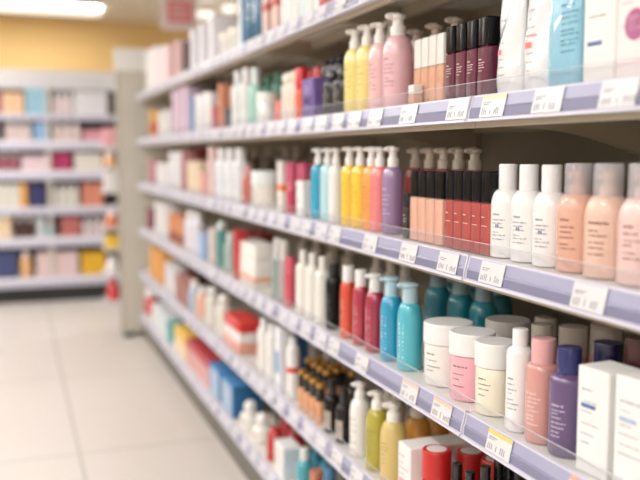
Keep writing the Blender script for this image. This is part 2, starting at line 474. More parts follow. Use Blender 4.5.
# price tags, by the pixel of their far edge on each rail (None = evenly spread further off)
TAGS = {0: [(336, None), (362, None)], 1: [(334, None), (350, None), (370, None), (402, None), (449, None), (483, '#f0d9a8'), (535, None), (602, None)],
        2: [(331, None), (365, None), (402, None), (440, None), (482, None), (574, None)],
        3: [(329, None), (357, None), (403, '#f2c9b4'), (434, '#f2c3ac'), (489, '#f3cf6e'), (570, '#f0a892')], 4: [(333, None), (352, None)], 5: []}
def shelves():
    white = mat('#f1efee', 0.35, kind='paint'); beige = M_BEIGE(); lav = mat('#a4a4bf', 0.35); dark = mat('#7d7d98', 0.35)
    edge = mat('#d6d4e2', 0.4); deckm = mat('#eae6de', 0.4, kind='paint')
    for li, lb in enumerate(LB):
        bottom = li == 5
        for bi in range(7):
            y0, y1 = J[bi] + 0.001, J[bi + 1] - 0.001
            w = y1 - y0; top = lb + LIP
            root = link('gondola_shelf', None, None, (0, y0, lb))
            tag(root, f'white-edged beige steel {SH[li]} in the {BAY[bi]} bay counted away from the camera', 'shelf', 'shelves of the long gondola')
            b = MB()
            b.box(0.009, DEPTH, 0, w, LIP - 0.003, LIP, deckm)                   # deck
            b.box(0.009, 0.022, 0, w, -0.010, LIP - 0.003, beige)                # folded front
            if not bottom:
                b.box(0.19, 0.215, 0, w, 0.012, LIP - 0.003, beige)              # stiffener
                b.box(DEPTH - 0.012, DEPTH, 0, w, 0.0, LIP - 0.003, beige)
            b.box(0.022, DEPTH - 0.012, 0, 0.004, -0.004 if not bottom else 0, LIP - 0.003, beige)
            b.box(0.022, DEPTH - 0.012, w - 0.004, w, -0.004 if not bottom else 0, LIP - 0.003, beige)
            link('shelf_board', b.mesh('shelf_board'), root)
            r = MB()
            # rail section, leaning out towards its foot: (x, z)
            sec = [(0.008, LIP), (0.003, LIP), (0.0022, LIP - 0.003), (-0.002, 0.024), (-0.0045, 0.020), (-0.0058, 0.0055), (-0.010, 0.0045), (-0.011, 0.0), (0.008, 0.0)]
            ms = [edge, edge, lav, dark, dark, edge, edge, edge, edge]
            n = len(sec)
            for k in range(n):
                p, q = sec[k], sec[(k + 1) % n]
                r.add([(p[0], .002, p[1]), (p[0], w - .002, p[1]), (q[0], w - .002, q[1]), (q[0], .002, q[1])], [(0, 1, 2, 3)], ms[k])
            for e0, e1 in ((.0015, .0045), (w - .0045, w - .0015)):      # moulded end stops
                big = [(x - (.0012 if x < .004 else 0), z) for x, z in sec]
                r.add([(x, e0, z) for x, z in big] + [(x, e1, z) for x, z in big], [tuple(range(n)), tuple(range(2 * n - 1, n - 1, -1))] + [(k, (k + 1) % n, (k + 1) % n + n, k + n) for k in range(n)], edge)
            rail = link('price_rail', r.mesh('price_rail'), root)
            # cards slid into the rail
            spots = []
            for px, st in TAGS[li]:
                yy = along(px, 0.0, lb + 0.02)
                if y0 < yy - 0.04 < y1: spots.append((min(max(yy - 0.038 - y0, 0.04), w - 0.04), st))
            if bi >= 2 or (li in (4, 5) and not spots):
                k = 6
                spots = [((q + 0.5 + random.uniform(-0.15, 0.15)) * w / k, None) for q in range(k)]
            for yy, st in spots:
                t = link('price_tag', price_tag_mesh(0.074, 0.037, st, random.random()) if bi < 2 else tag_far(), rail, (-0.0005, yy, 0.0058))
                t.rotation_euler = (0, math.radians(-0), 0)
                lean = math.atan2(0.0085, 0.037); t.rotation_euler = (0, lean, 0); t.location.x = -0.0078
            if li in (1, 2, 3, 4):
                a = MB(); ac = mat('#f4f4f8', 0.08, kind='acrylic')
                a.box(0.0088, 0.0102, 0.002, w - 0.002, LIP, LIP + 0.024, ac)
                a.box(0.0086, 0.0104, 0.002, w - 0.002, LIP + 0.0238, LIP + 0.0247, mat('#d2d2d8', 0.2))
                link('clear_riser', a.mesh('clear_riser'), root)
            if bottom:
                k = MB(); k.box(0.015, 0.025, 0.001, w - 0.001, -lb, -0.012, mat('#68635b', 0.5, kind='paint'))
                k.box(0.025, 0.41, 0.01, 0.03, -lb, -0.004, beige); link('kick_plate', k.mesh('kick_plate'), root)
            else:
                # cantilever brackets deepening towards the back
                for yy in (0.006, w - 0.0085):
                    g = MB(); pts = []
                    for k in range(11):
                        t = k / 10; x = 0.03 + (DEPTH - 0.032) * t
                        zz = -0.006 - 0.012 * t - 0.06 * max(0, (t - 0.25) / 0.75) ** 1.8
                        pts.append((x, zz))
                    ring = [(0.03, 0.004)] + pts + [(DEPTH - 0.002, 0.004)]
                    vs = [(x, yy + dy, z) for dy in (0, 0.0025) for x, z in ring]; m = len(ring)
                    fs = [tuple(range(m)), tuple(range(2 * m - 1, m - 1, -1))] + [(k, k + m, (k + 1) % m + m, (k + 1) % m) for k in range(m)]
                    g.add(vs, fs, beige); link('bracket', g.mesh('bracket'), root)
    # the frame that carries them
    root = link('shelving_unit', None, None, (0.42, 0, 0))
    tag(root, 'beige steel back wall and slotted uprights carrying the long row of shelves', 'shelving')
    for bi in range(7):
        y0, y1 = J[bi], J[bi + 1]
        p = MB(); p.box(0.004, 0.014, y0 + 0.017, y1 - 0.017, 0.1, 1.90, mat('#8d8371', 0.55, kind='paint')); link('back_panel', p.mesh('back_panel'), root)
    for yj in J:
        u = MB(); u.box(0.0, 0.03, yj - 0.016, yj + 0.016, 0, 1.90, beige)
        for q in range(30):
            u.box(-0.0006, 0.0, yj - 0.009, yj - 0.005, 0.2 + q * 0.055, 0.225 + q * 0.055, mat('#3a342c', 0.8)); u.box(-0.0006, 0.0, yj + 0.005, yj + 0.009, 0.2 + q * 0.055, 0.225 + q * 0.055, mat('#3a342c', 0.8))
        link('upright', u.mesh('upright'), root)
_tf = []
def tag_far():
    if not _tf: _tf.append(price_tag_mesh(0.088, 0.037, None, 3, '#dcdae2'))
    return _tf[0]

# ------------------------------------------------------------------ filling a shelf
XFS = [.018, .018, .018, .0125, .0125, .0115]     # fronts of the packs on each shelf
XF = XFS[1]
ORD = ['first', 'second', 'third', 'fourth', 'fifth', 'sixth', 'seventh', 'eighth', 'ninth', 'tenth', 'eleventh', 'twelfth', 'thirteenth', 'fourteenth']
NUM = ['', 'one', 'two', 'three', 'four', 'five', 'six', 'seven', 'eight', 'nine', 'ten', 'eleven', 'twelve', 'thirteen', 'fourteen']
def half(kind, p):
    """half width along the shelf, half depth"""
    if kind == 'box': return p['w'] / 2, p['d'] / 2
    if kind == 'gloss': return p['w'] / 2, p.get('d', p['w']) / 2
    if kind == 'pouch': return p['w'] / 2, p['d'] / 2
    if kind == 'tube': return p['r'] * 1.3, p['r']
    if kind == 'cap': return p['r'] * p.get('sy', 1), p['r'] * p.get('sx', 1)
    return p['r'] * p.get('lr', 1), p['r'] * p.get('lr', 1)
def height_key(kind): return 'H'

def seat(px, kind, p, deck, xoff):
    XF = XFS[DECK.index(deck)]
    hw, hd = half(kind, p); X = XF + xoff
    if kind in ('box', 'gloss', 'pouch'):
        return along(px, X, deck + 0.08) - hw
    return along(px, X + hd, deck + 0.08, hw)

def fill(li, entries, end):
    """entries run from the far end towards the camera; each starts at pixel x and ends where the next begins"""
    deck = DECK[li]; XF = XFS[li]
    for i, e in enumerate(entries):
        px, kind, desc, ytop, par = e[:5]; opt = dict(e[5]) if len(e) > 5 else {}
        p = dict(par)
        xoff = opt.get('xo', 0.0)
        nxt = opt.get('to') or (entries[i + 1][0] if i + 1 < len(entries) else end)
        hw, hd = half(kind, p)
        ya = seat(px, kind, p, deck, xoff); yb = seat(nxt, kind, p, deck, xoff); ya = min(ya, 5.50 - hw)
        n = opt.get('n')
        if n is None:
            gap = 0.004 if px > 300 else 0.02 + 0.02 * (px < 230)
            n = max(1, round((ya - yb) / (2 * hw + gap)))
        pitch = (ya - yb) / n
        if n > 1 and pitch < 2 * hw + 0.001: print('TIGHT', li + 1, desc, round(pitch, 4), round(2 * hw, 4))
        if 'H' in opt: H = opt['H']
        else: H = zat(ytop, XF + hd + xoff, ya) - deck
        H = min(H, 0.218 if li else 0.34); p['H'] = round(H, 4)
        for k in range(n):
            q = dict(p)
            if kind == 'box': q['w'] = round(min(p['w'], pitch - 0.002) if n > 1 else p['w'], 4)
            y = ya - k * pitch
            if n > 1: label = f'{desc} on {SH[li]}, {ORD[k]} of {NUM[n]} from left'; grp = f'{desc} on the {SH[li]}'
            else: label = f'{desc} on the {SH[li]}' + (f' beside {opt["by"]}' if 'by' in opt else ''); grp = None
            put(kind, q, (XF + xoff + hd, y, deck + 0.0004), label, grp, rz=opt.get('rz', 0.0))

def row(li, kind, desc, pxs, X, ytop, par, H=None, where=None, zoff=0.0):
    """packs standing further back on the shelf, by the pixel of their centre"""
    deck = DECK[li]
    n = len(pxs)
    for k, px in enumerate(pxs):
        y = along(px, X, deck + 0.15)
        h = H or zat(ytop, X, along(pxs[-1], X, deck + 0.15)) - deck - zoff
        p = dict(par); p['H'] = round(min(h, 0.216), 4)
        where_ = where or 'at the rear'
        label = f'{desc} {where_} of {SH[li]}' + (f', {ORD[k]} of {NUM[n]} from left' if n > 1 else '')
        put(kind, p, (X, y, deck + 0.0004 + zoff), label, f'{desc} {where_} of the {SH[li]}' if n > 1 else None)
def products():
    # ---------------- top shelf
    fill(0, [
        (146, 'box', 'plain white carton', 52, dict(w=.10, d=.08, col='#f1ecec', ink='#c8c0c4', rows=3)),
        (157, 'box', 'pinkish white carton', 50, dict(w=.09, d=.09, col='#eddfe2', ink='#c9b2b8', rows=3)),
        (167, 'box', 'dusty pink carton', 46, dict(w=.09, d=.09, col='#dfb9b8', rows=3), dict(n=2)),
        (183, 'box', 'dark brown carton', 42, dict(w=.05, d=.06, col='#4b3a3c', rows=0), dict(n=1)),
        (190, 'box', 'tall white carton with grey print', 30, dict(w=.08, d=.10, col='#eceaf0', ink='#8a8a98', rows=5), dict(n=3)),
        (219, 'jar', 'low white jar with cream lid', 34, dict(r=.05, col='#ece9e6', lid='#efe6d6', rows=2), dict(n=2)),
        (238, 'box', 'blue and white carton', 0, dict(w=.05, d=.06, col='#dfe6f0', side='#6f9fce', rows=3), dict(H=.25, n=1)),
        (246, 'cap', 'dark blue bottle with silver cap', 0, dict(r=.026, col='#2f6688', ccol='#dfe6ea', cf=.2, rows=3, ink='#d5e3ea'), dict(H=.23, n=2)),
        (262, 'box', 'rose beige carton', 0, dict(w=.06, d=.06, col='#dcc0b6', rows=4, stripe=('#b9544c', .3, .4)), dict(H=.24, n=2)),
        (281, 'cap', 'tall white bottle with grey print', 0, dict(r=.026, col='#eeeceb', rows=5), dict(H=.24, n=3)),
        (300, 'box', 'pale aqua carton', 0, dict(w=.05, d=.05, col='#cfe2e4', rows=3), dict(H=.25, n=1)),
        (306, 'box', 'apricot and white carton', 0, dict(w=.05, d=.05, col='#efe3da', side='#e0a080', rows=3), dict(H=.25, n=1)),
        (313, 'box', 'narrow white carton', 0, dict(w=.045, d=.05, col='#eeebe8', rows=3), dict(H=.25, n=1)),
        (319, 'box', 'dark red carton', 0, dict(w=.06, d=.05, col='#a3262c', ink='#e6c0b8', rows=4), dict(H=.2, n=2)),
    ], 336)
    # ---------------- second shelf
    fill(1, [
        (150, 'box', 'small amber yellow carton', 110, dict(w=.08, d=.06, col='#e9b25c', rows=2, stripe=('#d9683c', .1, .5)), dict(n=1)),
        (158, 'box', 'short white carton', 112, dict(w=.09, d=.07, col='#eeeaea', rows=2), dict(n=2)),
        (172, 'box', 'lilac pink carton', 91, dict(w=.09, d=.08, col='#dcc3d4', ink='#a98aa6', rows=4), dict(n=3)),
        (189, 'box', 'slim periwinkle blue carton', 97, dict(w=.05, d=.05, col='#8ea4cc', rows=2), dict(n=1)),
        (195, 'cap', 'squat white bottle with wide cap', 95, dict(r=.040, col='#f0eeee', cf=.3, cr=.95, rows=2), dict(n=2)),
        (212, 'box', 'short crimson carton', 106, dict(w=.05, d=.05, col='#b5566c', rows=2), dict(n=1)),
        (218, 'box', 'tall terracotta carton', 84, dict(w=.05, d=.05, col='#d58e6e', rows=0), dict(n=1)),
        (224, 'box', 'short charcoal carton', 108, dict(w=.04, d=.04, col='#5c5a62', rows=1), dict(n=1)),
        (231, 'cap', 'white lotion bottle with white cap', 71, dict(r=.030, col='#eef0ef', cf=.26, rows=5), dict(n=2)),
        (248, 'cap', 'pale mint bottle with white cap', 68, dict(r=.028, col='#a9d8cc', ccol='#e2efec', cf=.3, rows=3), dict(n=1)),
        (256.5, 'jar', 'white tub with flat lid', 93, dict(r=.038, col='#edf1ee', lid='#f2f4f1', rows=3), dict(n=1)),
        (275, 'box', 'small coral red carton', 101, dict(w=.035, d=.05, col='#e88a84', rows=2), dict(n=1)),
        (281, 'ball', 'cream bottle with rounded cap', 72, dict(r=.024, col='#f0e7da', ccol='#f1ead8', cap_r=.9, rows=4), dict(n=2)),
        (295, 'cap', 'orange bottle with red cap', 68, dict(r=.019, col='#ea6f4c', ccol='#d3222c', cf=.42, cr=.95, rows=2), dict(n=1)),
        (302, 'box', 'purple carton with lilac print', 79, dict(w=.10, d=.05, col='#6c5794', ink='#cfc2e2', rows=9, panel=('#5a3f7c', .3, .55)), dict(n=1)),
        (323, 'ball', 'black bottle with glossy ball cap', 70, dict(r=.027, col='#16161c', ccol='#101018', cap_r=.62, ink='#b8aea4', rows=6), dict(n=2)),
        (344, 'pump', 'yellow pump bottle with white pump', 31, dict(r=.028, col='#f2df8e', pcol='#efeae2', ink='#a39247', rows=5), dict(n=2)),
        (368.5, 'pump', 'light pink pump bottle', 24, dict(r=.0265, col='#f1c6c6', pcol='#efeae4', ink='#8d5763', rows=7), dict(n=1, by='the yellow pump bottles')),
        (383, 'pump', 'large pink pump bottle with white pump', 15, dict(r=.0325, col='#eebfc6', pcol='#f1ece6', ink='#8d5763', rows=7), dict(n=1, by='the peach tubes')),
        (413.5, 'gloss', 'peach tube with white cap', 40, dict(w=.030, d=.030, col='#ddaa8e', ccol='#ebe7e2', cf=.45, ink='#c98f72', rows=3), dict(n=4, to=444, xo=.028)),
        (445, 'gloss', 'plum lip tube with black cap', 27, dict(w=.033, d=.033, col='#5e2039', ccol='#121014', cf=.37, ink='#e6cdd6', rows=5), dict(n=4, to=489)),
        (491, 'pouch', 'pearly white refill pouch with pink print', 0, dict(w=.075, d=.042, col='#eef0f1', ink='#b48a9c', badge='#e07b8a', seed=4), dict(n=1, H=.180)),
        (517, 'pouch', 'pearly white refill pouch with coral bar', 0, dict(w=.082, d=.044, col='#f0f1f3', ink='#c88a94', badge='#ec8a80', seed=8), dict(n=1, H=.186)),
        (548, 'cap', 'sky blue flat bottle', 0, dict(r=.04, sx=.60, sy=1.0, p=5.0, col='#8fc6dc', ccol='#78b7d4', cf=.1, cr=.9, sh=.006, ink='#3f6b86', rows=9), dict(n=1, H=.205, by='the white refill pouches')),
        (584, 'box', 'tall cream carton with blue bar', 0, dict(w=.068, d=.055, col='#f1efe9', ink='#8e8e98', bar=('#4f6fa4', .24), rows=4, seed=5), dict(n=1, H=.205)),
        (617, 'box', 'tall blush carton with mauve disc', 0, dict(w=.072, d=.055, col='#f2e6e4', ink='#e3a9b4', dot=('#a85c86', .33), rows=4, seed=9), dict(n=1, H=.205)),
    ], 660)
    y = along(416.5, .034, DECK[1] + .03); put('gloss', dict(w=.028, d=.022, H=.040, col='#e2b498', ccol='#efebe6', cf=.5, rows=0), (.0315, y, DECK[1] + .0004), 'tiny peach sample pot with white lid in front of peach tubes', name='sample_pot', cat='sample pot')
    row(1, 'pump', 'small blush pump bottle', [391], .105, 20, dict(r=.022, col='#f3cfd0', pcol='#ece6de', rows=0))
    row(1, 'pump', 'beige-topped pink pump bottle', [417, 436, 456], .135, 19, dict(r=.028, col='#e5b0b2', pcol='#ddd0c2', rows=0))
    row(1, 'ball', 'jet black ball-capped bottle', [328, 334.5, 341], .13, 54, dict(r=.022, col='#14141a', ccol='#101018', cap_r=.62, rows=0))
    row(1, 'cap', 'red capped bottle', [302, 311, 320], .14, 67, dict(r=.024, col='#c8332e', ccol='#d3222c', cf=.35, cr=.85, rows=0))
    row(1, 'ball', 'dark green round-capped bottle', [268, 279], .16, 71, dict(r=.028, col='#5fa592', ccol='#6fae9c', cap_r=.8, rows=0))
    row(1, 'box', 'navy carton', [209, 220], .2, 88, dict(w=.07, d=.06, col='#2f3f58', rows=0))
    # ---------------- third shelf
    fill(2, [
        (149, 'box', 'dusty rose carton', 160, dict(w=.08, d=.06, col='#c98390', rows=2), dict(n=1)),
        (156, 'box', 'low white carton', 163, dict(w=.10, d=.08, col='#ece8e8', rows=2), dict(n=2)),
        (167, 'cap', 'pale grey bottle with white cap', 152, dict(r=.034, col='#e2dfe4', cf=.3, rows=3), dict(n=3)),
        (181, 'box', 'mauve brown carton', 150, dict(w=.05, d=.06, col='#b98488', rows=2), dict(n=1)),
        (187, 'box', 'cream beige carton', 161, dict(w=.09, d=.08, col='#ecd9bd', rows=3), dict(n=2)),
        (200, 'box', 'low salmon pink carton', 172, dict(w=.07, d=.06, col='#e9b0a8', rows=2), dict(n=1)),
        (208, 'box', 'tall blush pink carton', 147, dict(w=.06, d=.06, col='#e6cbc6', rows=2), dict(n=1)),
        (215, 'cap', 'white bottle with blue print', 148, dict(r=.034, col='#eff0f4', cf=.24, rows=6, ink='#7d8fc0', emblem='#6f86be'), dict(n=3)),
        (242, 'cap', 'terracotta bottle with pink cap', 166, dict(r=.022, col='#c06a5c', ccol='#d99a98', cf=.25, rows=3), dict(n=1)),
        (251, 'jar', 'large white tub with pale blue rim', 171, dict(r=.050, col='#eeeae2', lid='#e7eff0', lf=.4, rows=4, ink='#4a4444'), dict(n=1)),
        (277, 'box', 'short white carton with orange band', 184, dict(w=.045, d=.05, col='#f1e9df', stripe=('#e98a55', .75, .98), rows=2), dict(n=1)),
        (286.5, 'cap', 'short magenta bottle', 181, dict(r=.016, col='#c0385a', ccol='#d6607c', cf=.25, cr=.8, rows=1), dict(n=1)),
        (296, 'box', 'small white carton', 181, dict(w=.06, d=.05, col='#efecea', rows=2), dict(n=1)),
        (310.6, 'pump', 'turquoise pump bottle with white pump', 149, dict(r=.0225, col='#1aa0c4', rows=0), dict(n=1, by='the pale aqua one')),
        (320, 'pump', 'pale aqua pump bottle', 149, dict(r=.0225, col='#b9e2e8', rows=0), dict(n=1, by='the turquoise one')),
        (328, 'pump', 'white pump bottle', 149, dict(r=.0225, col='#eef0ee', rows=0), dict(n=1, to=340, by='the yellow pumps')),
        (340.6, 'pump', 'golden yellow pump bottle', 148, dict(r=.0235, col='#f4c93e', rows=5, ink='#a5842c'), dict(n=2)),
        (362, 'pump', 'orange pump bottle', 148, dict(r=.0235, col='#f3a452', rows=8, ink='#8e5a26'), dict(n=1, by='the coral pump bottle')),
        (370, 'pump', 'coral pink pump bottle', 148, dict(r=.0235, col='#ee8484', rows=3, ink='#c86a6a'), dict(n=1, by='the purple pump bottle')),
        (382, 'pump', 'purple pump bottle', 147.5, dict(r=.0245, col='#957a9f', rows=6, ink='#d9c6e2'), dict(n=1, by='the black tube')),
        (402.5, 'gloss', 'short black tube with silver bands', 193, dict(w=.024, d=.024, col='#1a1a1e', ccol='#26262a', cf=.3, ink='#d9d2c8', rows=3), dict(n=1)),
        (409.5, 'gloss', 'peach lip tube with black cap', 170.5, dict(w=.033, d=.033, col='#e2b09a', ccol='#0c0c0e', cf=.375, rows=0), dict(n=4, to=443)),
        (444.5, 'gloss', 'red lip tube with black cap', 170.5, dict(w=.031, d=.031, col='#a84844', ccol='#0c0c0e', cf=.375, ink='#f0d0cc', rows=2), dict(n=5, to=490)),
        (491, 'cap', 'white bottle with white cap', 164, dict(r=.0285, col='#f3f2f0', ccol='#f1eff0', cf=.265, cr=.56, rows=7, ink='#8d8894', emblem='#4f6296', sh=.030), dict(n=3)),
        (557, 'over', 'peach pump bottle with clear overcap', 163.5, dict(r=.031, col='#dfaf9b'), dict(n=1, by='the white bottles')),
        (585, 'over', 'pale apricot pump bottle with clear overcap', 163.5, dict(r=.0325, col='#e6c3b0', seed=2), dict(n=1)),
        (619, 'over', 'blush pink pump bottle with clear overcap', 163.5, dict(r=.034, col='#ebcac4', seed=3), dict(n=1)),
    ], 655)
    row(2, 'pump', 'beige-topped rust pump bottle', [416, 430, 444, 459, 475], .135, 149, dict(r=.0265, col='#a85048', pcol='#e6dccd', rows=0))
    row(2, 'gloss', 'dark glass lip tube', [494.5], .085, 171, dict(w=.026, d=.026, col='#3a1c20', ccol='#2a3034', cf=.4, rows=0))
    row(2, 'box', 'crimson carton', [296, 308], .12, 163, dict(w=.075, d=.05, col='#b84a68', rows=0))
    row(2, 'box', 'tall white carton', [286], .115, 161, dict(w=.05, d=.05, col='#eee9e4', rows=0))
    row(2, 'pump', 'brown glass pump bottle', [255, 268, 286, 297], .30, 147, dict(r=.026, col='#6a5540', pcol='#c9bfae', rows=0))
    row(2, 'box', 'dark red carton', [197, 203], .2, 148, dict(w=.1, d=.06, col='#8c2a2c', rows=0))
    # ---------------- fourth shelf
    fill(3, [
        (146, 'box', 'maroon carton', 208, dict(w=.07, d=.06, col='#8e5560', rows=2), dict(n=1)),
        (155, 'box', 'tall white carton', 202, dict(w=.10, d=.08, col='#eceaea', rows=3), dict(n=2)),
        (169, 'box', 'orange brown carton', 214, dict(w=.09, d=.08, col='#dc9468', rows=2, stripe=('#9a5a48', .1, .4)), dict(n=2)),
        (184, 'cap', 'white bottle with lilac tint', 210, dict(r=.036, col='#e8e3ec', cf=.2, rows=3), dict(n=2)),
        (198, 'box', 'small blue carton', 233, dict(w=.08, d=.06, col='#a9c3e6', rows=1), dict(n=1)),
        (209, 'box', 'pinkish cream carton', 228, dict(w=.06, d=.05, col='#e6d3cc', rows=2), dict(n=1)),
        (216, 'ball', 'teal bottle with pearl ball cap', 221, dict(r=.024, col='#4f8f8c', ccol='#d8e4e2', cap_r=.9, rows=2), dict(n=1)),
        (224, 'cap', 'grey green bottle', 232, dict(r=.025, col='#a9bab4', ccol='#d7dcd8', cf=.25, rows=3), dict(n=1)),
        (233.5, 'box', 'upright red carton', 230, dict(w=.05, d=.04, col='#b83036', rows=1), dict(n=1)),
        (271.5, 'cap', 'grey green bottle with pale grey cap', 238, dict(r=.021, col='#8b9e98', ccol='#d4d2ce', cf=.3, cr=.7, rows=0), dict(n=1, to=278)),
        (278, 'cap', 'warm grey bottle with pale cap', 240, dict(r=.021, col='#b0a6a4', ccol='#d8d4ce', cf=.3, cr=.7, rows=0), dict(n=1, to=284)),
        (284.5, 'cap', 'crimson bottle with rounded cap', 257, dict(r=.019, col='#c8445a', ccol='#cf5468', cf=.3, cr=.9, rows=0), dict(n=1)),
        (295.5, 'cap', 'ivory bottle with white cap', 250, dict(r=.0235, col='#efece4', ccol='#eeebe6', cf=.2, cr=.5, rows=0, sh=.018), dict(n=3, to=325)),
        (325.5, 'cap', 'black bottle with black cap', 263, dict(r=.0225, col='#0c0c0e', ccol='#0a0a0c', cf=.2, cr=.6, coat=.15, vert='#8a8a90', rows=0, sh=.026), dict(n=1)),
        (340, 'cap', 'orange red bottle with white cap', 265.5, dict(r=.0215, col='#cf4528', ccol='#f0edea', cf=.22, cr=.72, vert='#f0a890', rows=0, sh=.026), dict(n=1)),
        (352.5, 'cap', 'crimson red bottle with white cap', 269.5, dict(r=.0205, col='#a52a42', ccol='#f0edea', cf=.22, cr=.72, vert='#e09aa6', rows=0, sh=.026), dict(n=1)),
        (365, 'pump', 'ruby bottle with white press cap', 274, dict(r=.024, col='#9c1f3c', pcol='#f0edea', style='round', vert='#dd93a4', sh=.032), dict(n=1)),
        (380, 'pump', 'cerulean blue pump bottle', 277, dict(r=.0265, col='#1796be', pcol='#b6d2de', style='round', vert='#a8d8ea', sh=.034), dict(n=1)),
        (397, 'pump', 'turquoise pump bottle with pale blue pump', 283, dict(r=.0275, col='#4db7c8', pcol='#b2cfd8', style='round', vert='#c2e8ee', sh=.036), dict(n=1)),
    ], 420)
    D3 = DECK[3]
    def stand(kind, label, px, X, par, ytop=None, H=None, li=3, rz=0.0, dz=0.0):
        y = along(px, X, DECK[li] + .06); hd = half(kind, par)[1]
        h = H or zat(ytop, X, y) - DECK[li] - dz
        p = dict(par); p['H'] = round(h, 4)
        put(kind, p, (X, y, DECK[li] + 0.0004 + dz), label, rz=rz)
        return y
    stand('jar', 'wide white jar with thick white lid between turquoise pump and pink jar', 448, .066, dict(r=.0495, col='#f1eee9', lid='#f0eeec', lf=.33, lr=1.02, seed=3), 321.5)
    stand('jar', 'pink cream jar with white lid', 472, .0575, dict(r=.0425, col='#efb0bc', lid='#f0eeec', lf=.33, lr=1.04, seed=6), 331)
    stand('jar', 'yellowish cream jar with white lid beside the pink jar', 495.5, .0505, dict(r=.0365, col='#f2e9d3', lid='#f0eeec', lf=.34, lr=1.04, seed=7), 341)
    stand('jar', 'white jar behind the pink and cream jars', 507, .165, dict(r=.043, col='#eeeae6', lid='#e4e0dc', lf=.33, lr=1.03, rows=0), 319)
    fill(3, [
        (506, 'cap', 'slim white bottle with white cap', 328.5, dict(r=.0225, col='#f3f2f2', ccol='#f2f1f2', cf=.17, cr=.58, sh=.014, rows=7, ink='#85808c', seed=3), dict(n=1, by='the cream jar')),
        (525.6, 'cap', 'dusty pink bottle with glossy pink cap', 338, dict(r=.0275, col='#cf958c', ccol='#e2a9a9', cf=.235, cr=.70, sh=.013, rows=8, ink='#f6e6e2', seed=11, coat=.7), dict(n=1)),
        (549, 'cap', 'violet bottle with navy blue cap', 347, dict(r=.030, col='#5b4670', ccol='#20265e', cf=.24, cr=.62, sh=.014, rows=8, ink='#d6c9e0', seed=12, coat=.7), dict(n=1)),
        (577, 'box', 'white carton with blue bar', 367, dict(w=.062, d=.062, col='#f0efed', bar=('#4a6ca0', .62), rows=6, ink='#a9a6ae', seed=21), dict(n=1, rz=.10, xo=.004)),
        (614, 'box', 'white carton with pale blue bar', 377, dict(w=.066, d=.062, col='#f1f0ee', bar=('#a8b8d0', .62), rows=6, ink='#a9a6ae', seed=22), dict(n=1, rz=.10, xo=.004)),
    ], 652)
    row(3, 'pump', 'grey-topped teal pump bottle', [438, 461, 484], .198, 281, dict(r=.0315, col='#1a8a9e', pcol='#93a9ae', style='round', rows=0, sh=.036))
    row(3, 'pump', 'dark teal pump bottle', [455, 477, 500], .29, 277, dict(r=.030, col='#17808f', pcol='#8ba2a6', style='round', rows=0, sh=.036), where='deep at back')
    stand('cap', 'rose bottle with frosted cap behind the violet bottle', 572, .15, dict(r=.027, col='#c88f86', ccol='#cfc4b8', cf=.3, cr=.93, capkind='frost', rows=0, sh=.006), 326)
    stand('cap', 'rose bottle with frosted cap behind the white cartons', 604, .185, dict(r=.028, col='#c88f86', ccol='#cfc4b8', cf=.3, cr=.93, capkind='frost', rows=0, sh=.006), 324)
    stand('cap', 'beige-capped bottle right behind the dusty pink bottle', 541, .165, dict(r=.021, col='#d8cfc4', ccol='#ddd6ca', cf=.3, cr=.95, rows=0, sh=.005), 324)
    stand('cap', 'taller beige-capped bottle deep behind the dusty pink bottle', 545, .27, dict(r=.024, col='#d8cfc4', ccol='#ddd6ca', cf=.3, cr=.95, rows=0, sh=.005), 317)
    stand('cap', 'violet bottle with indigo cap behind the white cartons', 606, .112, dict(r=.025, col='#4f3c66', ccol='#1b2050', cf=.25, cr=.9, rows=0, sh=.01), 342)
    stand('cap', 'bottle with dark maroon cap behind the white cartons', 637, .118, dict(r=.024, col='#5a3038', ccol='#4a1c20', cf=.25, cr=.9, rows=0, sh=.01), 338)
    row(3, 'cap', 'white bottle with beige cap', [378, 392, 406], .20, 262, dict(r=.024, col='#cfc8be', ccol='#d6cfc6', cf=.2, cr=.6, rows=0))
    row(3, 'cap', 'bottle with brownish cap', [304, 318, 334, 350], .22, 241, dict(r=.024, col='#a79c90', ccol='#c0b6aa', cf=.22, cr=.6, rows=0))
    row(3, 'box', 'wine red carton', [256, 265], .15, 233, dict(w=.07, d=.06, col='#8f2c30', rows=0))
    # stack of flat white cartons
    for k in range(3):
        yb = along(257, .07, D3 + .05)
        put('box', dict(w=.27, d=.09, H=.048, col='#f0ece6', stripe=('#e9ae8e', .3, .7) if k == 0 else None, rows=2, ink='#c9b8a8', seed=30 + k),
            (.067 + .002 * k, yb, D3 + 0.0004 + k * .0484), ['flat white carton with peach stripe, lowest of the stack of three', 'flat white carton in the middle of the stack of three', 'flat white carton topmost of the stack of three'][k])
